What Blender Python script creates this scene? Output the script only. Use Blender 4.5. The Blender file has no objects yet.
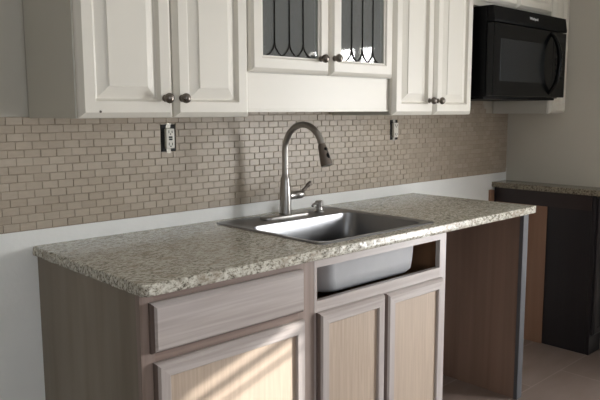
import bpy, bmesh, math, random
from mathutils import Vector, Matrix, noise
random.seed(4)
S = bpy.context.scene
COL = S.collection
PI = math.pi

# ------------------------------------------------------------------ helpers
def lin(c):
    return tuple(((v/255)/12.92 if v/255 <= .04045 else ((v/255+.055)/1.055)**2.4) for v in c[:3]) + (1,)

def newmat(name):
    m = bpy.data.materials.new(name); m.use_nodes = True
    nt = m.node_tree
    b = nt.nodes['Principled BSDF']
    return m, nt, b

def nd(nt, t, **kw):
    n = nt.nodes.new(t)
    for k, v in kw.items():
        if k in n.inputs.keys(): n.inputs[k].default_value = v
        else: setattr(n, k, v)
    return n

def mapping(nt, scale=(1,1,1), rot=(0,0,0)):
    tc = nd(nt, 'ShaderNodeTexCoord'); mp = nd(nt, 'ShaderNodeMapping')
    mp.inputs['Scale'].default_value = scale; mp.inputs['Rotation'].default_value = rot
    nt.links.new(tc.outputs['Object'], mp.inputs['Vector'])
    return mp

def ramp(nt, fac, stops):
    r = nd(nt, 'ShaderNodeValToRGB'); e = r.color_ramp.elements
    e[0].position, e[0].color = stops[0][0], stops[0][1]
    e[1].position, e[1].color = stops[-1][0], stops[-1][1]
    for p, c in stops[1:-1]:
        k = e.new(p); k.color = c
    nt.links.new(fac, r.inputs['Fac'])
    return r

def bump(nt, b, h, strength=.2, dist=.002):
    bp = nd(nt, 'ShaderNodeBump'); bp.inputs['Strength'].default_value = strength
    bp.inputs['Distance'].default_value = dist
    nt.links.new(h, bp.inputs['Height']); nt.links.new(bp.outputs['Normal'], b.inputs['Normal'])

def mixc(nt, fac, a, b, mode='MIX'):
    m = nd(nt, 'ShaderNodeMix'); m.data_type = 'RGBA'; m.blend_type = mode
    def put(i, v):
        if hasattr(v, 'links') or hasattr(v, 'is_linked'): nt.links.new(v, m.inputs[i])
        else: m.inputs[i].default_value = v
    put(0, fac); put(6, a); put(7, b)
    return m.outputs[2]

def paint(name, col, rough=.5, var=.04, scale=6, bmp=.05, spec=.5):
    m, nt, b = newmat(name)
    mp = mapping(nt)
    n = nd(nt, 'ShaderNodeTexNoise'); n.inputs['Scale'].default_value = scale; n.inputs['Detail'].default_value = 4
    nt.links.new(mp.outputs[0], n.inputs['Vector'])
    c = lin(col); lo = tuple(v*(1-var) for v in c[:3])+(1,); hi = tuple(min(1, v*(1+var)) for v in c[:3])+(1,)
    r = ramp(nt, n.outputs['Fac'], [(.3, lo), (.7, hi)])
    nt.links.new(r.outputs['Color'], b.inputs['Base Color'])
    b.inputs['Roughness'].default_value = rough
    b.inputs['Specular IOR Level'].default_value = spec
    if bmp:
        n2 = nd(nt, 'ShaderNodeTexNoise'); n2.inputs['Scale'].default_value = 180
        nt.links.new(mp.outputs[0], n2.inputs['Vector']); bump(nt, b, n2.outputs['Fac'], bmp, .001)
    return m

def metal(name, col, rough=.3, brushed=None):
    m, nt, b = newmat(name)
    var = .06 if brushed else .25
    b.inputs['Base Color'].default_value = lin(col); b.inputs['Metallic'].default_value = 1
    mp = mapping(nt, brushed or (40, 40, 40))
    n = nd(nt, 'ShaderNodeTexNoise'); n.inputs['Scale'].default_value = 3; n.inputs['Detail'].default_value = 3
    nt.links.new(mp.outputs[0], n.inputs['Vector'])
    r = ramp(nt, n.outputs['Fac'], [(.25, (rough*(1-var),)*3+(1,)), (.75, (rough*(1+var),)*3+(1,))])
    nt.links.new(r.outputs['Color'], b.inputs['Roughness'])
    return m

def wood(name, light, dark, grain='Z', rough=.5, wash=None, scale=1.0, blotch=.35):
    """grain: axis the fibres run along"""
    m, nt, b = newmat(name)
    s = {'X': (1.2, 30, 30), 'Y': (30, 1.2, 30), 'Z': (30, 30, 1.2)}[grain]
    mp = mapping(nt, tuple(v*scale for v in s))
    n = nd(nt, 'ShaderNodeTexNoise'); n.inputs['Scale'].default_value = 1.3; n.inputs['Detail'].default_value = 6
    n.inputs['Distortion'].default_value = .6
    nt.links.new(mp.outputs[0], n.inputs['Vector'])
    r = ramp(nt, n.outputs['Fac'], [(.32, lin(dark)), (.5, lin([(a+c)/2 for a, c in zip(light, dark)])), (.62, lin(light))])
    s2 = {'X': (.8, 6, 6), 'Y': (6, .8, 6), 'Z': (6, 6, .8)}[grain]
    mp2 = mapping(nt, s2)
    n2 = nd(nt, 'ShaderNodeTexNoise'); n2.inputs['Scale'].default_value = 1.2; n2.inputs['Detail'].default_value = 3
    nt.links.new(mp2.outputs[0], n2.inputs['Vector'])
    w = lin(wash or light)
    fr = ramp(nt, n2.outputs['Fac'], [(.4, (0, 0, 0, 1)), (.65, (blotch*1.6,)*3+(1,))])
    c = mixc(nt, fr.outputs['Color'], r.outputs['Color'], w)
    nt.links.new(c, b.inputs['Base Color'])
    b.inputs['Roughness'].default_value = rough
    bump(nt, b, n.outputs['Fac'], .18, .0012)
    return m

# materials ------------------------------------------------------------
M = {}
M['cab'] = paint('cream_cabinet_paint', (226, 222, 212), .38, .02, 4, .03)
M['cab_side'] = paint('cream_cabinet_side', (206, 204, 195), .45, .03, 3, .03)
M['inside'] = paint('cabinet_interior', (225, 225, 220), .6, .02, 3, .0)
M['ceil'] = paint('ceiling_paint', (225, 222, 215), .8)
M['wallp'] = paint('greige_wall_paint', (205, 201, 190), .75, .03, 2, .1)
M['black_gloss'] = paint('black_gloss_plastic', (6, 7, 9), .2, .0, 2, 0, .2)
M['black'] = paint('black_plastic', (6, 7, 9), .45, .0, 2, 0, .12)
M['black_hole'] = paint('black_box_plastic', (12, 12, 13), .7, .0, 2, 0)
M['mwglass'] = paint('microwave_window_glass', (34, 36, 38), .2, .0, 2, 0, .25)
M['white_plastic'] = paint('white_plastic', (225, 222, 212), .35, .01, 2, 0)
M['white_logo'] = paint('white_logo_print', (225, 225, 225), .5, 0, 2, 0)
M['screw'] = metal('screw_metal', (170, 168, 160), .35)
M['steel'] = metal('brushed_stainless_steel', (146, 147, 150), .31, (4, 30, 30))
M['nickel'] = metal('brushed_nickel', (164, 161, 157), .3, (20, 20, 4))
M['nickel_dark'] = metal('dark_nickel', (120, 112, 106), .3, (40, 40, 40))  # darker nickel for lever, spray head and strainer
M['pewter'] = metal('antique_pewter', (120, 114, 108), .32)
M['came'] = metal('dark_lead_came', (45, 42, 40), .5)
M['coat'] = paint('grey_sink_undercoating', (176, 177, 180), .55, .03, 20, .1)
M['woodwash_v'] = wood('washed_oak_frame_vertical', (188, 180, 176), (170, 159, 155), 'Z', .38, (196, 190, 190), 1.4)
M['woodwash_h'] = wood('washed_oak_frame_horizontal', (188, 180, 176), (166, 155, 151), 'X', .38, (196, 190, 190), 1.4)
M['frame_v'] = wood('stained_face_frame_vertical', (152, 134, 125), (130, 112, 103), 'Z', .45, (164, 150, 143), 1.4)
M['frame_h'] = wood('stained_face_frame_horizontal', (148, 129, 120), (126, 107, 98), 'X', .45, (160, 145, 138), 1.4)
M['panel_oak'] = wood('pale_oak_panel', (194, 176, 158), (178, 159, 142), 'Z', .5, (198, 181, 164), 3.0, .3)
M['side_brown'] = wood('stained_side_panel', (134, 123, 109), (121, 110, 96), 'Z', .5, (150, 140, 126), .35, .6)
M['inner_brown'] = wood('brown_plywood', (136, 112, 98), (118, 95, 82), 'Z', .5, (140, 118, 104), .4)
M['edge_shade'] = wood('painted_shade_edge', (112, 98, 92), (96, 82, 77), 'Z', .5, (116, 102, 96), 1.4)  # shade painted into the colour of door and drawer edges
M['box_wood'] = wood('raw_cabinet_interior_wood', (150, 112, 84), (130, 94, 70), 'Z', .6)
M['tan_board'] = wood('tan_plywood', (146, 112, 90), (132, 99, 78), 'Z', .6, (150, 116, 94), .4)
M['dark_wood'] = wood('espresso_stained_wood', (31, 29, 33), (24, 22, 26), 'Z', .4, (36, 33, 37), .5)
M['dark_wood_h'] = wood('espresso_stained_wood_rail', (46, 35, 35), (36, 27, 28), 'Y', .4, (48, 38, 38), .5)
M['stile_grey'] = wood('grey_primed_stile', (92, 94, 98), (78, 80, 85), 'Z', .45)
M['trim'] = paint('white_trim_paint', (225, 222, 215), .45, .01, 3, 0)

# back wall: bare primed drywall low down, greige paint above, rough thinset line between
def wall_back_mat():
    m, nt, b = newmat('drywall_and_paint')
    tc = nd(nt, 'ShaderNodeTexCoord'); sep = nd(nt, 'ShaderNodeSeparateXYZ')
    nt.links.new(tc.outputs['Object'], sep.inputs[0])
    n = nd(nt, 'ShaderNodeTexNoise'); n.inputs['Scale'].default_value = 14; n.inputs['Detail'].default_value = 5
    nt.links.new(tc.outputs['Object'], n.inputs['Vector'])
    a = nd(nt, 'ShaderNodeMath'); a.operation = 'MULTIPLY_ADD'; a.inputs[1].default_value = .03
    nt.links.new(n.outputs['Fac'], a.inputs[0]); nt.links.new(sep.outputs['Z'], a.inputs[2])
    g = nd(nt, 'ShaderNodeMath'); g.operation = 'GREATER_THAN'; g.inputs[1].default_value = 1.0
    nt.links.new(a.outputs[0], g.inputs[0])
    n3 = nd(nt, 'ShaderNodeTexNoise'); n3.inputs['Scale'].default_value = 3; n3.inputs['Detail'].default_value = 6
    nt.links.new(tc.outputs['Object'], n3.inputs['Vector'])
    low = ramp(nt, n3.outputs['Fac'], [(.3, lin((238, 240, 238))), (.7, lin((248, 249, 247)))])
    c = mixc(nt, g.outputs[0], low.outputs['Color'], lin((196, 192, 181)))
    nt.links.new(c, b.inputs['Base Color']); b.inputs['Roughness'].default_value = .7
    n2 = nd(nt, 'ShaderNodeTexNoise'); n2.inputs['Scale'].default_value = 60; n2.inputs['Detail'].default_value = 4
    nt.links.new(tc.outputs['Object'], n2.inputs['Vector']); bump(nt, b, n2.outputs['Fac'], .25, .002)
    return m
M['wall_back'] = wall_back_mat()

def granite(name, tint=1.0, dark=False):
    m, nt, b = newmat(name)
    mp = mapping(nt)
    n = nd(nt, 'ShaderNodeTexNoise'); n.inputs['Scale'].default_value = 115; n.inputs['Detail'].default_value = 6; n.inputs['Roughness'].default_value = .75
    mp2 = mapping(nt, (.65, 1.5, 1), (0, 0, .12))
    nt.links.new(mp2.outputs[0], n.inputs['Vector'])
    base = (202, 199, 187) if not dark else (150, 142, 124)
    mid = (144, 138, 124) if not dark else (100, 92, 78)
    r = ramp(nt, n.outputs['Fac'], [(.36, lin((72, 68, 62) if not dark else (40, 36, 32))), (.44, lin(mid)), (.52, lin(base)), (.68, lin((226, 224, 216) if not dark else base))])
    v = nd(nt, 'ShaderNodeTexVoronoi'); v.inputs['Scale'].default_value = 170
    nt.links.new(mp.outputs[0], v.inputs['Vector'])
    n4 = nd(nt, 'ShaderNodeTexNoise'); n4.inputs['Scale'].default_value = 26; n4.inputs['Detail'].default_value = 5
    nt.links.new(mp2.outputs[0], n4.inputs['Vector'])
    r4 = ramp(nt, n4.outputs['Fac'], [(.56, (0, 0, 0, 1)), (.64, (.6, .6, .6, 1))])
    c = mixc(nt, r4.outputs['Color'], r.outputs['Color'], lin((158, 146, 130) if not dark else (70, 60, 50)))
    r2 = ramp(nt, v.outputs['Distance'], [(.10, (1, 1, 1, 1)), (.2, (0, 0, 0, 1))])
    n5 = nd(nt, 'ShaderNodeTexNoise'); n5.inputs['Scale'].default_value = 30
    nt.links.new(mp.outputs[0], n5.inputs['Vector'])
    r5 = ramp(nt, n5.outputs['Fac'], [(.44, (0, 0, 0, 1)), (.54, (.9, .9, .9, 1))])
    k = mixc(nt, 1.0, r2.outputs['Color'], r5.outputs['Color'], 'MULTIPLY')
    c = mixc(nt, k, c, lin((50, 46, 44)))
    nt.links.new(c, b.inputs['Base Color']); b.inputs['Roughness'].default_value = .2
    b.inputs['Specular IOR Level'].default_value = .4
    bump(nt, b, n.outputs['Fac'], .12, .001)
    return m
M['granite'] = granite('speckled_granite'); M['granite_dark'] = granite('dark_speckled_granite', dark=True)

def tile_mat():
    m, nt, b = newmat('taupe_stone_tile')
    g = nd(nt, 'ShaderNodeNewGeometry')
    r = ramp(nt, g.outputs['Random Per Island'], [(0, lin((172, 159, 142))), (.5, lin((179, 166, 149))), (1, lin((185, 173, 157)))])
    mp = mapping(nt, (20, 20, 60))
    n = nd(nt, 'ShaderNodeTexNoise'); n.inputs['Scale'].default_value = 2; n.inputs['Detail'].default_value = 5
    nt.links.new(mp.outputs[0], n.inputs['Vector'])
    r2 = ramp(nt, n.outputs['Fac'], [(.3, (.9, .9, .9, 1)), (.7, (1, 1, 1, 1))])
    c = mixc(nt, 1.0, r.outputs['Color'], r2.outputs['Color'], 'MULTIPLY')
    nt.links.new(c, b.inputs['Base Color']); b.inputs['Roughness'].default_value = .42
    bump(nt, b, n.outputs['Fac'], .15, .001)
    return m
M['tile'] = tile_mat()
M['grout'] = paint('grey_brown_grout', (150, 138, 123), .9, .05, 30, .2)

def floor_mat():
    m, nt, b = newmat('beige_floor_tile')
    mp = mapping(nt, (1, 1, 1), (0, 0, 0))
    br = nd(nt, 'ShaderNodeTexBrick'); br.offset = .5
    br.inputs['Scale'].default_value = 1; br.inputs['Brick Width'].default_value = .61; br.inputs['Row Height'].default_value = .305
    br.inputs['Mortar Size'].default_value = .004; br.inputs['Mortar Smooth'].default_value = .3
    br.inputs['Color1'].default_value = lin((128, 114, 107)); br.inputs['Color2'].default_value = lin((136, 122, 115))
    br.inputs['Mortar'].default_value = lin((150, 138, 131))
    nt.links.new(mp.outputs[0], br.inputs['Vector'])
    n = nd(nt, 'ShaderNodeTexNoise'); n.inputs['Scale'].default_value = 4; n.inputs['Detail'].default_value = 6
    mp2 = mapping(nt, (1, 3, 1)); nt.links.new(mp2.outputs[0], n.inputs['Vector'])
    r = ramp(nt, n.outputs['Fac'], [(.3, (.82, .8, .78, 1)), (.7, (1, 1, 1, 1))])
    c = mixc(nt, 1.0, br.outputs['Color'], r.outputs['Color'], 'MULTIPLY')
    nt.links.new(c, b.inputs['Base Color']); b.inputs['Roughness'].default_value = .4
    bump(nt, b, br.outputs['Fac'], -.3, .002)
    return m
M['floor'] = floor_mat()

def glass_mat():
    m, nt, b = newmat('clear_pane_glass')
    out = nt.nodes['Material Output']; nt.nodes.remove(b)
    tr = nd(nt, 'ShaderNodeBsdfTransparent'); tr.inputs['Color'].default_value = (.82, .86, .86, 1)
    gl = nd(nt, 'ShaderNodeBsdfGlossy'); gl.inputs['Roughness'].default_value = .03
    fr = nd(nt, 'ShaderNodeFresnel'); fr.inputs['IOR'].default_value = 1.7
    mx = nd(nt, 'ShaderNodeMixShader')
    df = nd(nt, 'ShaderNodeBsdfDiffuse'); df.inputs['Color'].default_value = lin((205, 210, 208))
    m0 = nd(nt, 'ShaderNodeMixShader'); m0.inputs[0].default_value = .22
    nt.links.new(tr.outputs[0], m0.inputs[1]); nt.links.new(df.outputs[0], m0.inputs[2])
    nt.links.new(fr.outputs[0], mx.inputs[0]); nt.links.new(m0.outputs[0], mx.inputs[1]); nt.links.new(gl.outputs[0], mx.inputs[2])
    nt.links.new(mx.outputs[0], out.inputs['Surface'])
    return m
M['glass'] = glass_mat()

# object helpers -------------------------------------------------------
def tag(o, label=None, cat=None, group=None, kind=None):
    for k, v in (('label', label), ('category', cat), ('group', group), ('kind', kind)):
        if v: o[k] = v
    return o

def thing(name, loc, label, cat, group=None):
    o = bpy.data.objects.new(name, None); COL.objects.link(o); o.location = loc
    o.empty_display_size = .05
    return tag(o, label, cat, group)

def wloc(o):
    v = Vector((0, 0, 0))
    while o: v += o.location; o = o.parent
    return v

def mk(name, bm, mats, parent=None, smooth=False, origin=None, bev=0, recalc=True):
    """bm in world coordinates; linked relative to its parent"""
    if not isinstance(mats, (list, tuple)): mats = [mats]
    if recalc: bmesh.ops.recalc_face_normals(bm, faces=bm.faces)
    off = wloc(parent) if parent else (Vector(origin) if origin else Vector((0, 0, 0)))
    bmesh.ops.translate(bm, verts=bm.verts, vec=-off)
    me = bpy.data.meshes.new(name); bm.to_mesh(me); bm.free()
    for m in mats: me.materials.append(M[m] if isinstance(m, str) else m)
    if smooth:
        for p in me.polygons: p.use_smooth = True
    o = bpy.data.objects.new(name, me); COL.objects.link(o)
    if parent: o.parent = parent
    else: o.location = off
    if bev:
        b = o.modifiers.new('b', 'BEVEL'); b.width = bev; b.segments = 2; b.limit_method = 'ANGLE'; b.angle_limit = math.radians(40)
    if smooth == 'auto':
        try:
            me.set_sharp_from_angle(angle=math.radians(35))
        except Exception: pass
    return o

def box(bm, x0, x1, y0, y1, z0, z1, mi=0):
    v = [bm.verts.new(p) for p in ((x0,y0,z0),(x1,y0,z0),(x1,y1,z0),(x0,y1,z0),(x0,y0,z1),(x1,y0,z1),(x1,y1,z1),(x0,y1,z1))]
    for f in ((0,3,2,1),(4,5,6,7),(0,1,5,4),(1,2,6,5),(2,3,7,6),(3,0,4,7)):
        fc = bm.faces.new([v[i] for i in f]); fc.material_index = mi
    return v

def B(*boxes):
    bm = bmesh.new()
    for b in boxes: box(bm, *b)
    return bm

def rect_loops(bm, x0, x1, z0, z1, prof, cap_end=True, cap_start=True, vmat=0, hmat=1, cmat=0, edge=None):
    """Concentric rectangles facing -y: prof = [(inset, y)]"""
    loops = []
    for i, y in prof:
        loops.append([bm.verts.new(p) for p in ((x0+i, y, z0+i), (x1-i, y, z0+i), (x1-i, y, z1-i), (x0+i, y, z1-i))])
    for li, (a, b) in enumerate(zip(loops, loops[1:])):
        for k in range(4):
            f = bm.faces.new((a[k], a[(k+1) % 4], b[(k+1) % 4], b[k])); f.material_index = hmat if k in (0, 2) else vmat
            if edge is not None and li < 2 and k in (0, 3): f.material_index = edge  # painted shade goes on the left and bottom edges only
    if cap_start: f = bm.faces.new(loops[0][::-1]); f.material_index = vmat
    if cap_end: f = bm.faces.new(loops[-1]); f.material_index = cmat
    return loops

def lathe(bm, prof, c, axis='z', n=24, mi=0):
    """prof: (radius, t) along axis from point c"""
    rings = []
    for r, t in prof:
        ring = []
        for k in range(n):
            a = 2*PI*k/n; u, v = r*math.cos(a), r*math.sin(a)
            p = {'z': (u, v, t), 'y': (u, t, v), 'x': (t, u, v)}[axis]
            ring.append(bm.verts.new((c[0]+p[0], c[1]+p[1], c[2]+p[2])))
        rings.append(ring)
    for a, b in zip(rings, rings[1:]):
        for k in range(n):
            f = bm.faces.new((a[k], a[(k+1) % n], b[(k+1) % n], b[k])); f.material_index = mi
    bm.faces.new(rings[0][::-1]).material_index = mi; bm.faces.new(rings[-1]).material_index = mi

def tube(bm, pts, rad, n=14, flat=1.0, mi=0):
    pts = [Vector(p) for p in pts]
    if not isinstance(rad, (list, tuple)): rad = [rad]*len(pts)
    rings = []; up = None
    for i, p in enumerate(pts):
        d = (pts[min(i+1, len(pts)-1)]-pts[max(i-1, 0)]).normalized()
        if up is None:
            up = Vector((1, 0, 0)) if abs(d.x) < .8 else Vector((0, 0, 1))
        u = (up - d*up.dot(d)).normalized(); w = d.cross(u); up = u
        rings.append([bm.verts.new(p + u*rad[i]*math.cos(2*PI*k/n) + w*rad[i]*flat*math.sin(2*PI*k/n)) for k in range(n)])
    for a, b in zip(rings, rings[1:]):
        for k in range(n): bm.faces.new((a[k], a[(k+1) % n], b[(k+1) % n], b[k])).material_index = mi
    bm.faces.new(rings[0][::-1]).material_index = mi; bm.faces.new(rings[-1]).material_index = mi

def smoothpts(pts, n=6):
    out = []; P = [Vector(p) for p in pts]
    for i in range(len(P)-1):
        p0, p1, p2, p3 = P[max(i-1, 0)], P[i], P[i+1], P[min(i+2, len(P)-1)]
        for k in range(n):
            t = k/n
            out.append(.5*((2*p1)+(p2-p0)*t+(2*p0-5*p1+4*p2-p3)*t*t+(3*p1-p0-3*p2+p3)*t**3))
    out.append(P[-1]); return out

def rrect(x0, x1, y0, y1, r, z, n=6):
    pts = []
    for cx, cy, a0 in ((x1-r, y1-r, 0), (x0+r, y1-r, PI/2), (x0+r, y0+r, PI), (x1-r, y0+r, 1.5*PI)):
        for k in range(n+1):
            a = a0+PI/2*k/n; pts.append(Vector((cx+r*math.cos(a), cy+r*math.sin(a), z)))
    return pts

def loft(bm, loops, cap0=False, cap1=False, mi=0):
    L = [[bm.verts.new(p) for p in lp] for lp in loops]; n = len(L[0])
    for a, b in zip(L, L[1:]):
        for k in range(n): bm.faces.new((a[k], a[(k+1) % n], b[(k+1) % n], b[k])).material_index = mi
    if cap0: bm.faces.new(L[0][::-1])
    if cap1: bm.faces.new(L[-1])
    return L

# ------------------------------------------------------------------ the room
XR, XL, YF, ZC = 2.898, -4.6, -4.8, 2.6
def struct(name, bm, m, **k):
    o = mk(name, bm, m, **k); o['kind'] = 'structure'; return o
struct('floor', B((XL, XR+.1, YF, .1, -.1, 0)), 'floor')
struct('ceiling', B((XL, XR+.1, YF, .1, ZC, ZC+.1)), 'ceil')
struct('wall_back', B((XL, XR+.1, 0, .1, 0, ZC)), 'wall_back')
struct('wall_left', B((XL-.1, XL, YF, .1, 0, ZC)), 'wallp')
# right wall with a tall sidelight and a wide window
def wall_with_holes(name, holes, a0, a1, fixed0, fixed1, axis):
    """holes sorted: (a_start, a_end, z0, z1)"""
    bm = bmesh.new(); cur = a0
    def add(u0, u1, z0, z1):
        if u1-u0 < 1e-4 or z1-z0 < 1e-4: return
        if axis == 'y': box(bm, fixed0, fixed1, u0, u1, z0, z1)
        else: box(bm, u0, u1, fixed0, fixed1, z0, z1)
    for h in holes:
        add(cur, h[0], 0, ZC); add(h[0], h[1], 0, h[2]); add(h[0], h[1], h[3], ZC); cur = h[1]
    add(cur, a1, 0, ZC)
    return struct(name, bm, 'wallp')
W1 = (-2.50, -1.76, .25, 1.84)
W3 = (-2.2, .2, .9, 2.1)  # opening added in the unseen front wall for soft fill
wall_with_holes('wall_right', [W1], YF, .1, XR, XR+.1, 'y')
wall_with_holes('wall_front', [W3], XL, XR+.1, YF-.1, YF, 'x')
def window(name, h, axis, bars_z=(), bars_a=(), bw=.02):
    bm = bmesh.new(); t = .04
    a0, a1, z0, z1 = h
    def add(u0, u1, z0, z1, d=.02):
        if axis == 'y': box(bm, XR+.05-d, XR+.05+d, u0, u1, z0, z1)
        else: box(bm, u0, u1, YF-.05-d, YF-.05+d, z0, z1)
    add(a0, a0+t, z0, z1); add(a1-t, a1, z0, z1); add(a0+t, a1-t, z0, z0+t); add(a0+t, a1-t, z1-t, z1)
    for z in bars_z: add(a0+t, a1-t, z-bw, z+bw, .012)
    for a in bars_a: add(a-bw, a+bw, z0+t, z1-t, .012)
    return struct(name, bm, 'trim')
window('window_1', W1, 'y', (), (-1.965,), .026)
window('added_fill_window', W3, 'x', (1.5,), (-1.4, -.6))
struct('baseboard_right', B((XR-.014, XR, -4.5, -.63, 0, .09)), 'trim', bev=.003)

# ------------------------------------------------------------------ mosaic backsplash
def clip(r, hole):
    x0, x1, z0, z1 = r; a0, a1, b0, b1 = hole
    if x1 <= a0 or x0 >= a1 or z1 <= b0 or z0 >= b1: return [r]
    out = []
    if x0 < a0: out.append((x0, a0, z0, z1))
    if x1 > a1: out.append((a1, x1, z0, z1))
    xa, xb = max(x0, a0), min(x1, a1)
    if z0 < b0: out.append((xa, xb, z0, b0))
    if z1 > b1: out.append((xa, xb, b1, z1))
    return [q for q in out if q[1]-q[0] > .002 and q[3]-q[2] > .002]
HOLES = [(.472, .535, 1.192, 1.291), (1.765, 1.824, 1.194, 1.293)]
def backsplash():
    t = thing('tile_backsplash', (1.1, 0, .968), 'taupe running-bond mosaic tile backsplash on the back wall under the cream cabinets', 'backsplash')
    bm = bmesh.new()
    RH, TW, G = .0253, .0511, .0016
    Z0 = .967
    for r in range(17):
        z0 = Z0+r*RH; z1 = z0+RH
        if r < 14: xa, xb = -.75, 2.885
        elif r == 14: xa, xb = .605, 2.635
        else: xa, xb = 1.955, 2.62-.018*(r-15)
        if r > 16: continue
        x = -.040-15*TW + (TW/2 if r % 2 else 0)
        while x < xb:
            a, b = max(x+G/2, xa), min(x+TW-G/2, xb)
            if b-a > .004:
                q = [(a, b, z0+G/2, z1-G/2)]
                for h in HOLES:
                    q = [s for p in q for s in clip(p, h)]
                for (p0, p1, p2, p3) in q:
                    d = .0056+random.uniform(-.0007, .0008); j = [random.uniform(-.0007, .0007) for _ in range(4)]
                    e = .0011
                    back = [(p0, -.0012, p2), (p1, -.0012, p2), (p1, -.0012, p3), (p0, -.0012, p3)]
                    mid = [(p0, -d+e, p2), (p1, -d+e, p2), (p1, -d+e, p3), (p0, -d+e, p3)]
                    fr = [(p0+e, -d+j[0], p2+e), (p1-e, -d+j[1], p2+e), (p1-e, -d+j[1]+j[2]*.3, p3-e), (p0+e, -d+j[0]+j[2]*.3, p3-e)]
                    L = [[bm.verts.new(v) for v in lp] for lp in (back, mid, fr)]
                    for A, Bb in zip(L, L[1:]):
                        for k in range(4): bm.faces.new((A[k], A[(k+1) % 4], Bb[(k+1) % 4], Bb[k]))
                    bm.faces.new(L[-1])
            x += TW
    mk('mosaic_tiles', bm, 'tile', t, recalc=False)
    bm = bmesh.new()
    for reg in ((-.75, 2.885, Z0-.0015, Z0+14*RH), (.605, 2.64, Z0+14*RH, Z0+15*RH), (1.955, 2.60, Z0+15*RH, Z0+17*RH)):
        q = [reg]
        for h in HOLES: q = [s for p in q for s in clip(p, h)]
        for p in q: box(bm, p[0], p[1], -.0036, -.0002, p[2], p[3])
    mk('grout_bed', bm, 'grout', t)
backsplash()

# ------------------------------------------------------------------ outlets
def outlet(x, z, label, gfci):
    t = thing('wall_outlet', (x, 0, z), label, 'outlet', None)
    hx = (.472, .535) if gfci else (1.765, 1.824)
    mk('electrical_box', B((hx[0]+.003, hx[1]-.003, -.0045, -.0003, z-.0485, z+.0485)), 'black_hole', t)
    bm = B((x-.015, x+.019, -.019, -.0046, z-.037, z+.034))
    f = mk('receptacle_face', bm, 'white_plastic', t, bev=.002)
    for q in ((z-.054, z-.038), (z+.035, z+.053)):
        mk('mounting_tab', B((x-.008, x+.010, -.0062, -.0046, *q)), 'screw', t)
    xc = x+.002
    for s in (-1, 1):
        zc = z+s*.022
        bm = B((xc-.008, xc-.0055, -.0197, -.0188, zc-.004, zc+.006), (xc+.0055, xc+.008, -.0197, -.0188, zc-.004, zc+.005))
        lathe(bm, [(.0025, -.0197), (.0025, -.0188)], (xc, 0, zc-.0075), 'y', 10)
        mk('socket_slots', bm, 'black_hole', f)
    if gfci:
        mk('test_button', B((xc-.007, xc+.007, -.0205, -.0188, z-.0075, z-.0015)), 'black_hole', f)
        mk('reset_button', B((xc-.007, xc+.007, -.0205, -.0188, z+.0005, z+.0065)), 'black_hole', f)
outlet(.503, 1.241, 'white receptacle with black buttons and no cover plate, below the left cabinet knobs', True)
outlet(1.795, 1.2435, 'white receptacle without cover plate, in the tiles below the right cream cabinet', False)

# ------------------------------------------------------------------ upper cabinets
YB = -.337
def knob(parent, x, z, y=-.360, r=.0155):
    bm = bmesh.new()
    pr = [(.0105, 0), (.011, -.002), (.0075, -.004), (.0055, -.008), (.0062, -.012), (.010, -.015), (r*.93, -.019), (r, -.024), (r*.93, -.029), (r*.7, -.0335), (r*.35, -.036), (.002, -.0365)]
    lathe(bm, pr, (x, y, z), 'y', 20)
    return mk('knob', bm, 'pewter', parent, smooth=True)

def raised_door(parent, x0, x1, z0, z1, kn=None, f=-.360):
    bm = bmesh.new()
    rect_loops(bm, x0, x1, z0, z1, [(0, YB), (0, YB-.008), (.003, f+.011), (.015, f), (.046, f), (.053, f+.012), (.057, f+.013), (.088, f+.002), (.0885, f-.0002), (.090, f-.0004)], vmat=0, hmat=0)
    d = mk('door', bm, 'cab', parent)
    if kn: knob(d, *kn)
    return d

def glass_door(parent, x0, x1, z0, z1, kn, cames, f=-.360):
    bm = bmesh.new()
    L = rect_loops(bm, x0, x1, z0, z1, [(0, YB), (0, YB-.007), (.005, f+.007), (.014, f), (.046, f), (.052, f+.006), (.056, f+.006), (.056, YB), ], cap_end=False, cap_start=False, vmat=0, hmat=0)
    a, b = L[0], L[-1]
    for k in range(4): bm.faces.new((a[k], b[k], b[(k+1) % 4], a[(k+1) % 4]))
    d = mk('door', bm, 'cab', parent)
    g = .055; y = f+.012
    mk('glass_pane', B((x0+g, x1-g, y, y+.003, z0+g-.006, z1-g)), 'glass', d)
    bm = bmesh.new(); zb = z0+g-.004; w = (x1-x0-2*g); c0 = x0+g
    h = .056
    def bar(pts): tube(bm, pts, .0019, 8)
    cx = [c0+w*q for q in cames]; yy = y-.002
    sp = cx[1]-cx[0]
    for c in cx:
        bar([(c, yy, zb+h), (c, yy, z1-g)])
        for s in (-1, 1):
            # ogee sweep from the point outward to the bottom edge
            pts = [(c+s*sp*.60*(1-math.cos(t*1.25))/(1-math.cos(1.25)), yy, zb+.003+(h-.003)*(1-math.sin(t*1.25)/math.sin(1.25))) for t in [k/8 for k in range(9)]]
            bar(pts)
    mk('lead_came', bm, 'came', d, smooth=True)
    knob(d, *kn)
    return d

def carcass(parent, x0, x1, z0, z1, stiles=(), closed=True, yb=YB):
    bm = bmesh.new()
    box(bm, x0, x1, yb, -.008 if z0 < 1.39 else -.002, z0, z1)
    return mk('cabinet_box', bm, 'cab_side', parent, bev=.001)

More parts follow.
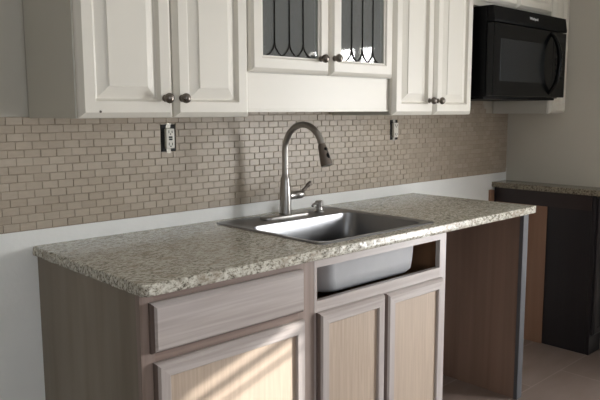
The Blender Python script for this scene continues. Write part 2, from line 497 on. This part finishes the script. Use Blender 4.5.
def upper(label, x0, x1, z0, z1, doors, loc=None):
    t = thing('wall_cabinet', ((x0+x1)/2, 0, z0), label, 'cabinet')
    carcass(t, x0, x1, z0, z1)
    for d in doors: raised_door(t, *d)
    return t
ZT = 2.12
far_left = upper('cream two-door wall cabinet at the far left, over the first outlet', .006, .6015, 1.3175, ZT,
      [(.009, .3080, 1.3185, ZT-.01, (.276, 1.3750)), (.3130, .6005, 1.3185, ZT-.01, (.334, 1.3755))])
bm = bmesh.new(); lathe(bm, [(.0035, -.3602), (.0035, -.3612), (.002, -.3618)], (.068, 0, 1.336), 'y', 12)
mk('screw_head', bm, 'pewter', far_left)
upper('cream two-door wall cabinet between the glass doors and the microwave', 1.352, 1.932, 1.3180, ZT,
      [(1.3535, 1.6300, 1.3185, ZT-.01, (1.594, 1.379)), (1.6370, 1.9300, 1.3185, ZT-.01, (1.655, 1.379))])
upper('cream wall cabinet above the black microwave', 1.934, 2.7055, 1.8225, ZT,
      [(1.985, 2.320, 1.846, ZT-.01), (2.330, 2.690, 1.846, ZT-.01)])
upper('narrow cream wall cabinet in the corner right of the microwave', 2.7075, 2.8965, 1.3185, ZT,
      [(2.711, 2.893, 1.3205, ZT-.01)])
# glass-front cabinet: open box
t = thing('glass_front_cabinet', (.975, 0, 1.468), 'shorter cream wall cabinet with two leaded glass doors above the sink', 'cabinet')
gx0, gx1, gz0 = .603, 1.3505, 1.466
bm = B((gx0, gx0+.016, YB, -.0005, gz0, ZT), (gx1-.016, gx1, YB, -.0005, gz0, ZT), (gx0+.016, gx1-.016, YB, -.0005, gz0, gz0+.018),
       (gx0+.016, gx1-.016, YB, -.0005, ZT-.018, ZT), (gx0+.016, gx1-.016, -.012, -.0005, gz0+.018, ZT-.018))
mk('cabinet_box', bm, 'inside', t)
mk('shelf', B((gx0+.017, gx1-.017, -.27, -.013, 1.72, 1.738)), 'inside', t)
mk('face_frame', B((gx0+.016, gx0+.04, YB, YB+.018, gz0+.019, ZT-.02), (gx1-.04, gx1-.016, YB, YB+.018, gz0+.019, ZT-.02), (.965, .995, YB, YB+.018, gz0+.04, ZT-.04),
                   (gx0+.041, gx1-.041, YB, YB+.018, gz0+.019, gz0+.036)), 'cab', t)
glass_door(t, .6065, .9800, 1.4670, ZT-.01, (.930, 1.523), (.215, .475, .725))
glass_door(t, .9875, 1.3480, 1.4670, ZT-.01, (1.001, 1.528), (.255, .50, .745))
# valance below it
bm = B((.6025, 1.3505, -.330, -.312, 1.3330, 1.4655)); box(bm, .6025, 1.3505, -.334, -.330, 1.3330, 1.3415)
v = mk('valance_board', bm, 'cab', None, origin=(.94, -.29, 1.337), bev=.0012)
tag(v, 'plain cream valance board under the leaded glass doors', 'valance')

# ------------------------------------------------------------------ microwave
t = thing('microwave', (2.335, -.2, 1.395), 'black over-the-range microwave mounted on the wall in the corner', 'microwave')
mx0, mx1, mz0, mz1 = 1.980, 2.7065, 1.400, 1.8180
mk('housing', B((mx0, mx1, -.394, -.003, mz0, mz1)), 'black', t, bev=.003)
# vent band with sloped front
bm = bmesh.new(); loft(bm, [[Vector((x, y, z)) for y, z in ((-.3945, 1.743), (-.432, 1.743), (-.434, 1.754), (-.424, 1.8165), (-.3945, 1.8180))] for x in (mx0, mx1)], True, True)
vb = mk('vent_band', bm, 'black', t, bev=.002)
dr = mk('door', B((mx0+.001, 2.560, -.434, -.3945, 1.404, 1.7385)), 'black_gloss', t, bev=.004)
bm = bmesh.new(); rect_loops(bm, 2.040, 2.468, 1.474, 1.670, [(0, -.4342), (.001, -.4352)], vmat=0, hmat=0)
mk('door_window', bm, 'mwglass', dr)
cp = mk('control_panel', B((2.563, mx1-.001, -.432, -.3945, 1.404, 1.7385)), 'black_gloss', t, bev=.003)
mk('display', B((2.593, 2.68, -.4332, -.4323, 1.685, 1.715)), 'mwglass', cp)
bm = bmesh.new()
for r in range(5):
    for c in range(3):
        box(bm, 2.593+c*.03, 2.615+c*.03, -.4328, -.4322, 1.50+r*.032, 1.517+r*.032)
mk('keypad', bm, 'black', cp)
hx = 2.532
pts = smoothpts([(hx, -.430, 1.730), (hx+.001, -.452, 1.705), (hx+.003, -.474, 1.655), (hx+.004, -.483, 1.58), (hx+.003, -.474, 1.50), (hx+.001, -.452, 1.448), (hx, -.430, 1.422)], 6)
bm = bmesh.new(); tube(bm, pts, [.008+.004*math.sin(PI*k/(len(pts)-1)) for k in range(len(pts))], 12)
mk('handle', bm, 'black_gloss', dr, smooth=True)
bm = B((1.98, 2.69, -.385, -.03, 1.390, 1.3995))
mk('bottom_plate', bm, 'black', t)
cu = bpy.data.curves.new('logo_text', 'FONT'); cu.body = 'Whirlpool'; cu.size = .020; cu.extrude = .0004
tmp = bpy.data.objects.new('tmp_text', cu); COL.objects.link(tmp)
dg = bpy.context.evaluated_depsgraph_get(); me = bpy.data.meshes.new_from_object(tmp.evaluated_get(dg))
bpy.data.objects.remove(tmp); bpy.data.curves.remove(cu)
lo = bpy.data.objects.new('logo', me); me.materials.clear(); me.materials.append(M['white_logo']); COL.objects.link(lo); lo.parent = vb
slope = math.atan2(.010, .0625)
lo.rotation_euler = (PI/2-slope, 0, 0)
lo.location = Vector((2.310, -.4312, 1.778))-wloc(vb)

# ------------------------------------------------------------------ countertops
def slab(name, x0, x1, y0, y1, z0, z1, mat, hole=None, rough_left=.004, rough_front=.0015, label=None, cat='countertop', rc=.018):
    bm = bmesh.new()
    # outline, dense
    pts = []
    def seg(a, b, nrm, amp, st=.012):
        n = max(1, int((Vector(b)-Vector(a)).length/st))
        for k in range(n):
            p = Vector(a).lerp(Vector(b), k/n); pts.append((p, Vector(nrm), amp))
    seg((x0+rc, y0, 0), (x1-.004, y0, 0), (0, -1, 0), rough_front)
    seg((x1, y0+.004, 0), (x1, y1, 0), (1, 0, 0), rough_front)
    seg((x1, y1, 0), (x0, y1, 0), (0, 1, 0), 0, .2)
    seg((x0, y1, 0), (x0, y0+rc, 0), (-1, 0, 0), rough_left)
    for k in range(5):
        a = PI+PI/2*k/4
        pts.append((Vector((x0+rc+rc*math.cos(a), y0+rc+rc*math.sin(a), 0)), Vector((math.cos(a), math.sin(a), 0)), rough_left))
    levels = [(z1, .0035), (z1-.003, .0008), (z1-(z1-z0)*.35, 0), (z1-(z1-z0)*.7, 0), (z0+.002, .001), (z0, .003)]
    loops = []
    for li, (z, ins) in enumerate(levels):
        lp = []
        for p, n, amp in pts:
            q = Vector((p.x, p.y, z)); nz = noise.noise(q*90)*1.2+noise.noise(q*35)
            lp.append(bm.verts.new(q - n*(ins if amp else 0) + n*amp*(nz-.3)*(.6 if li == 0 else 1)))
        loops.append(lp)
    N = len(pts)
    for a, b in zip(loops, loops[1:]):
        for k in range(N): bm.faces.new((a[k], a[(k+1) % N], b[(k+1) % N], b[k]))
    for li, lp in ((0, loops[0]), (1, loops[-1])):
        edges = [bm.edges.get((lp[k], lp[(k+1) % N])) for k in range(N)]
        z = z1 if li == 0 else z0
        if hole:
            hp = [bm.verts.new((p.x, p.y, z)) for p in rrect(*hole, .02, z, 3)]
            edges += [bm.edges.new((hp[k], hp[(k+1) % len(hp)])) for k in range(len(hp))]
            if li == 0: hp0 = hp
            else:
                for k in range(len(hp)): bm.faces.new((hp0[k], hp0[(k+1) % len(hp)], hp[(k+1) % len(hp)], hp[k]))
        bmesh.ops.triangle_fill(bm, edges=edges, use_beauty=True)
    o = mk(name, bm, mat, None, origin=((x0+x1)/2, (y0+y1)/2, z0))
    return tag(o, label, cat)
slab('countertop', -.003, 1.971, -.680, -.0005, .883, .914, 'granite', (.684, 1.250, -.612, -.080), .004, .0006,
     'long light speckled granite countertop holding the stainless sink')
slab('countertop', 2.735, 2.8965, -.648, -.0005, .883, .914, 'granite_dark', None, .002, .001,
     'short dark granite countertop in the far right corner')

# ------------------------------------------------------------------ base cabinets
YF0, YF1 = -.640, -.620     # face frame front/back
YD = -.663                  # door front
def shaker(parent, x0, x1, z0, z1, name='door', st=.040):
    bm = bmesh.new(); f = YD
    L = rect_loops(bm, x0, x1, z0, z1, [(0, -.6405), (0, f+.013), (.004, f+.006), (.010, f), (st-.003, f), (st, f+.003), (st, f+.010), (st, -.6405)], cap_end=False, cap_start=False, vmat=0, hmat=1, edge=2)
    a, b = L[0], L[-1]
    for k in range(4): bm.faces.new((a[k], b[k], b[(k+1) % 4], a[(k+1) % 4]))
    d = mk(name, bm, ['woodwash_v', 'woodwash_h', 'edge_shade'], parent)
    p = mk('panel', B((x0+st-.002, x1-st+.002, f+.0102, -.6415, z0+st-.002, z1-st+.002)), 'panel_oak', d)
    p['label'] = 'pale unstained oak centre panel'
    return d
def drawer_front(parent, x0, x1, z0, z1):
    bm = bmesh.new(); f = YD-.001
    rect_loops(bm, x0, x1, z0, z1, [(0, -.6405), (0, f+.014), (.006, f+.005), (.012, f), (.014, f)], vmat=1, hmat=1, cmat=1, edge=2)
    return mk('drawer_front', bm, ['woodwash_v', 'woodwash_h', 'edge_shade'], parent)
def base_box(parent, x0, x1, side='side_brown', inner='box_wood'):
    bm = bmesh.new()
    mk('side_panel', B((x0, x0+.014, YF1, -.001, 0, .8825)), side, parent)
    mk('side_panel', B((x1-.014, x1, YF1, -.001, 0, .8825)), inner, parent)
    mk('bottom_panel', B((x0+.0145, x1-.0145, YF1+.001, -.015, .10, .115)), inner, parent)
    mk('back_panel', B((x0+.0145, x1-.0145, -.014, -.001, .0, .8825)), inner, parent)
    mk('toe_kick', B((x0+.0145, x1-.0145, -.57, -.555, 0, .099)), 'dark_wood', parent)

t = thing('base_cabinet', (.30, -.3, 0), 'greywashed oak base cabinet at the left end with one wide drawer over a door', 'cabinet')
base_box(t, .011, .620)
bm = bmesh.new()
box(bm, .010, .050, YF0, YF1, .10, .8825, 0); box(bm, .550, .620, YF0, YF1, .10, .8825, 0)
for z0, z1 in ((.10, .125), (.690, .735), (.845, .8825)): box(bm, .050, .550, YF0, YF1, z0, z1, 1)
mk('face_frame', bm, ['frame_v', 'frame_h'], t)
drawer_front(t, .034, .563, .7240, .8570)
shaker(t, .042, .568, .112, .6970)

t = thing('sink_base_cabinet', (.95, -.3, 0), 'greywashed oak sink cabinet with two doors and an open gap where the sink bowl shows', 'cabinet')
base_box(t, .6215, 1.3335, 'box_wood', 'box_wood')
bm = bmesh.new()
box(bm, .6215, .6335, YF0, YF1, .10, .8825, 0); box(bm, 1.295, 1.3345, YF0, YF1, .10, .8825, 0)
for z0, z1 in ((.10, .125), (.690, .739), (.848, .8825)): box(bm, .6335, 1.295, YF0, YF1, z0, z1, 1)
box(bm, .940, .972, YF0, YF1, .125, .690, 0)
mk('face_frame', bm, ['woodwash_v', 'woodwash_h'], t)
shaker(t, .629, .951, .112, .7035)
shaker(t, .962, 1.300, .112, .7015)
mk('outer_skin', B((1.3340, 1.3365, YF1+.0005, -.002, 0, .8825)), 'inner_brown', t)

t = thing('end_panel', (1.96, -.3, 0), 'brown plywood end panel with a grey front edge carrying the right end of the counter', 'panel')
mk('board', B((1.950, 1.966, -.615, -.001, 0, .8825)), 'inner_brown', t)
s = mk('front_stile', B((1.945, 1.9885, -.634, -.615, 0, .8825)), 'stile_grey', t, bev=.0015); s['label'] = 'grey front edge strip'

t = thing('dark_base_cabinet', (2.82, -.3, 0), 'espresso stained base cabinet in the far right corner', 'cabinet')
mk('side_panel', B((2.749, 2.765, -.597, -.024, 0, .8825)), 'dark_wood', t)
mk('top_rail', B((2.7455, 2.749, -.597, -.024, .800, .8825)), 'dark_wood_h', t)
mk('cabinet_box', B((2.7655, 2.890, -.596, -.002, .10, .8825)), 'dark_wood', t)
mk('face_frame', B((2.749, 2.8965, -.618, -.5975, .0, .8825)), 'dark_wood', t, bev=.001)
bm = bmesh.new(); rect_loops(bm, 2.760, 2.888, .112, .870, [(0, -.6185), (0, -.630), (.009, -.637), (.035, -.637), (.039, -.630)], vmat=0, hmat=0)
mk('door', bm, 'dark_wood', t)
p = mk('plywood_board', B((2.740, 2.7450, -.350, -.030, .0, .799)), 'tan_board', None, origin=(2.742, -.2, 0), bev=.0008)
tag(p, 'bare tan plywood board standing against the side of the dark cabinet', 'board')
p = mk('wood_cleat', B((2.702, 2.732, -.022, -.0005, .0, .868)), 'tan_board', None, origin=(2.717, -.01, 0), bev=.001)
tag(p, 'thin light wood strip on the back wall beside the dark counter', 'wood strip')

# ------------------------------------------------------------------ sink
t = thing('kitchen_sink', (.943, -.325, .914), 'drop-in stainless steel single bowl sink set into the granite countertop', 'sink')
sx0, sx1, sy0, sy1 = .660, 1.278, -.632, -.057
bx0, bx1, by0, by1 = .691, 1.242, -.603, -.222
bm = bmesh.new()
L = [rrect(sx0, sx1, sy0, sy1, .022, .9143, 8), rrect(sx0+.002, sx1-.002, sy0+.002, sy1-.002, .021, .9175, 8), rrect(sx0+.007, sx1-.007, sy0+.007, sy1-.007, .02, .9195, 8),
     rrect(sx0+.012, sx1-.012, sy0+.012, sy1-.012, .02, .9180, 8),
     rrect(bx0-.006, bx1+.006, by0-.006, by1+.006, .055, .9172, 8), rrect(bx0-.001, bx1+.001, by0-.001, by1+.001, .052, .9150, 8),
     rrect(bx0+.001, bx1-.001, by0+.001, by1-.001, .050, .905, 8), rrect(bx0+.018, bx1-.020, by0+.010, by1-.010, .055, .86, 8), rrect(bx0+.024, bx1-.026, by0+.012, by1-.012, .055, .78, 8),
     rrect(bx0+.028, bx1-.030, by0+.014, by1-.014, .06, .748, 8), rrect(bx0+.040, bx1-.042, by0+.026, by1-.026, .06, .736, 8), rrect(bx0+.064, bx1-.066, by0+.05, by1-.05, .06, .731, 8)]
loft(bm, L, False, True)
for f in bm.faces: f.normal_flip()
mk('basin', bm, 'steel', t, smooth='auto', recalc=False)
bm = bmesh.new(); o = .003
L = [rrect(bx0-o, bx1+o, by0-o, by1+o, .052, .908, 8), rrect(bx0+.018-o, bx1-.020+o, by0+.010-o, by1-.010+o, .055, .86, 8), rrect(bx0+.024-o, bx1-.026+o, by0+.012-o, by1-.012+o, .055, .78, 8),
     rrect(bx0+.028-o, bx1-.030+o, by0+.014-o, by1-.014+o, .06, .746, 8), rrect(bx0+.040-o, bx1-.042+o, by0+.026-o, by1-.026+o, .06, .732, 8), rrect(bx0+.064, bx1-.066, by0+.05, by1-.05, .06, .7275, 8)]
loft(bm, L, False, True)
u = mk('bowl_underside', bm, 'coat', t, smooth=True); u['label'] = 'matt light grey coated underside of the bowl'
bm = bmesh.new(); lathe(bm, [(.056, 0), (.056, .003), (.050, .0045), (.042, .002), (.036, .001)], (.966, -.41, .7312), 'z', 32)
dn = mk('drain_ring', bm, 'nickel', t, smooth='auto')
bm = bmesh.new(); lathe(bm, [(.034, 0), (.034, .004), (.02, .006), (.006, .007), (.006, .015), (.003, .017)], (.966, -.41, .7325), 'z', 24)
mk('strainer', bm, 'nickel_dark', dn, smooth='auto')

# ------------------------------------------------------------------ faucet
fx, fy, fz = .956, -.134, .9185
t = thing('kitchen_faucet', (fx, fy, fz), 'tall brushed nickel gooseneck faucet with pull-down spray head behind the sink bowl', 'faucet')
bm = bmesh.new()
loft(bm, [rrect(fx-.125, fx+.125, fy-.030, fy+.030, .0299, fz, 10), rrect(fx-.125, fx+.125, fy-.030, fy+.030, .0299, fz+.007, 10), rrect(fx-.121, fx+.121, fy-.026, fy+.026, .0259, fz+.0105, 10)], True, True)
mk('deck_plate', bm, 'nickel', t, smooth='auto')
bm = bmesh.new(); lathe(bm, [(.026, .0107), (.026, .014), (.0245, .016), (.0235, .06), (.0215, .11), (.0190, .135), (.0185, .152), (.0150, .160), (.0135, .166)], (fx, fy, fz), 'z', 32)
mk('body', bm, 'nickel', t, smooth='auto')
arc = []
R = .105; zc = 1.180; 
arc = [(fx, fy, fz+.160), (fx, fy, 1.12), (fx, fy, 1.16)]
for k in range(1, 17):
    a = PI*k/16*.92
    arc.append((fx, fy-R+R*math.cos(a), zc+R*math.sin(a)))
bm = bmesh.new(); tube(bm, smoothpts(arc, 3), .0122, 20)
mk('spout', bm, 'nickel', t, smooth=True)
e = Vector(arc[-1]); d = Vector((0, -.34, -.94)).normalized()
bm = bmesh.new(); pts = [e-d*.008, e, e+d*.008, e+d*.04, e+d*.070, e+d*.076]
tube(bm, pts, [.0130, .0155, .0165, .0195, .0225, .0215], 24)
sh = mk('spray_head', bm, 'nickel_dark', t, smooth='auto')
side = Vector((-.72, -.69, 0)).normalized()
nrm = Vector((0, -1, 0)); nrm = (nrm-d*nrm.dot(d)).normalized()
for q, w, r in ((.016, .0085, .0178), (.044, .0145, .0200)):
    bm = bmesh.new(); c = e+d*q+nrm*(r-.004)
    bmesh.ops.create_uvsphere(bm, u_segments=16, v_segments=10, radius=1)
    mtx = Matrix.Translation(c) @ Matrix((Vector((.0085, 0, 0)), d*w, nrm*.006)).transposed().to_4x4()
    bmesh.ops.transform(bm, matrix=mtx, verts=bm.verts)
    mk('spray_button', bm, 'black', sh, smooth=True)
bm = bmesh.new(); lathe(bm, [(.0165, .018), (.0165, .050), (.0150, .053), (.0165, .056), (.0165, .086), (.0150, .091), (.008, .093)], (fx, fy, 1.000), 'x', 24)
hv = mk('valve_housing', bm, 'nickel', t, smooth='auto')
bm = bmesh.new(); tube(bm, smoothpts([(fx+.080, fy, 1.006), (fx+.098, fy-.002, 1.016), (fx+.120, fy-.004, 1.034), (fx+.138, fy-.006, 1.047)], 4), [.006]*4+[.0075]*4+[.0095]*4+[.006], 12, .7)
mk('lever', bm, 'nickel_dark', hv, smooth=True)

sxp = 1.143
t = thing('soap_dispenser', (sxp, -.138, fz), 'small brushed nickel soap dispenser pump on the sink deck', 'soap dispenser')
bm = bmesh.new(); lathe(bm, [(.021, 0), (.021, .004), (.0155, .007), (.0145, .010), (.0145, .022), (.012, .024), (.012, .027), (.0165, .028), (.0165, .044), (.014, .046)], (sxp, -.138, fz), 'z', 24)
mk('pump_body', bm, 'nickel', t, smooth='auto')
bm = bmesh.new(); tube(bm, smoothpts([(sxp-.010, -.138, fz+.038), (sxp-.03, -.145, fz+.037), (sxp-.048, -.151, fz+.034), (sxp-.054, -.153, fz+.029)], 4), .0055, 12)
mk('nozzle', bm, 'nickel', t, smooth=True)

# ------------------------------------------------------------------ light
w = bpy.data.worlds.new('World'); S.world = w; w.use_nodes = True
bg = w.node_tree.nodes['Background']
sky = w.node_tree.nodes.new('ShaderNodeTexSky'); sky.sky_type = 'HOSEK_WILKIE'
sky.sun_direction = (.9, -.45, .3); sky.turbidity = 4
bg.inputs['Color'].default_value = (.75, .85, 1, 1); bg.inputs['Strength'].default_value = 1.5

def area(name, loc, rot, sx, sy, power, col):
    l = bpy.data.lights.new(name, 'AREA'); l.shape = 'RECTANGLE'; l.size = sx; l.size_y = sy; l.energy = power; l.color = col
    o = bpy.data.objects.new(name, l); COL.objects.link(o); o.location = loc; o.rotation_euler = rot
    return o
def win_light(name, h, axis, power, col):
    a, z = (h[0]+h[1])/2, (h[2]+h[3])/2
    if axis == 'y': return area(name, (XR+.13, a, z), (0, PI/2, 0), h[3]-h[2], h[1]-h[0], power, col)
    return area(name, (a, YF-.13, z), (PI/2, 0, 0), h[1]-h[0], h[3]-h[2], power, col)
win_light('daylight_patio_window', W1, 'y', 94, (.985, .99, 1))
win_light('added_front_fill', W3, 'x', 21, (.93, .97, 1))  # fill lamp at the added front opening
# added sun blocker outside, unseen: its slatted gap shapes the strip of sun
def sun_blocker():
    bm = bmesh.new(); x0, x1 = 3.14, 3.16
    ya, yb, za, zb = -2.47, -2.22, .95, 1.492
    for b in ((x0, x1, -4.5, ya, 0, 2.6), (x0, x1, yb, .1, 0, 2.6), (x0, x1, ya, yb, 0, za), (x0, x1, ya, yb, zb, 2.6),
              (x0, x1, ya, yb, 1.438, 1.464), (x0, x1, ya, yb, 1.392, 1.402)): box(bm, *b)
    struct('added_sun_blocker', bm, 'trim')
sun_blocker()
sl = bpy.data.lights.new('sun', 'SUN'); sl.energy = 9; sl.color = (1, .96, .9); sl.angle = math.radians(.55)
so = bpy.data.objects.new('sun', sl); COL.objects.link(so)
D = Vector((-1, .6, -.30)); so.rotation_euler = D.to_track_quat('-Z', 'Y').to_euler(); so.location = (6, -4, 4)

# ------------------------------------------------------------------ camera
right, down, fwd = Vector((0.7289176291385135, -0.6846196395646285, -0.003596995183074995)), Vector((-0.09051745549895154, -0.09116461130404276, -0.9917130875883668)), Vector((0.6785900876052177, 0.7231778075440854, -0.12842198686964112))
CAM_LOC = (-0.79517140822532, -2.085703505989457, 1.333705035299556); CAM_F = 661.9158719768535
cam = bpy.data.cameras.new('camera'); co = bpy.data.objects.new('camera', cam); COL.objects.link(co)
m = Matrix((right, -down, -fwd)).transposed().to_4x4(); m.translation = Vector(CAM_LOC)
co.matrix_world = m
cam.sensor_width = 36; cam.lens = CAM_F*36/600; cam.shift_y = -(200-197.467)/600; cam.clip_start = .02
S.camera = co
S.view_settings.view_transform = 'Standard'; S.view_settings.look = 'None'; S.view_settings.gamma = 1
S.view_settings.exposure = .08
S.view_settings.use_curve_mapping = False
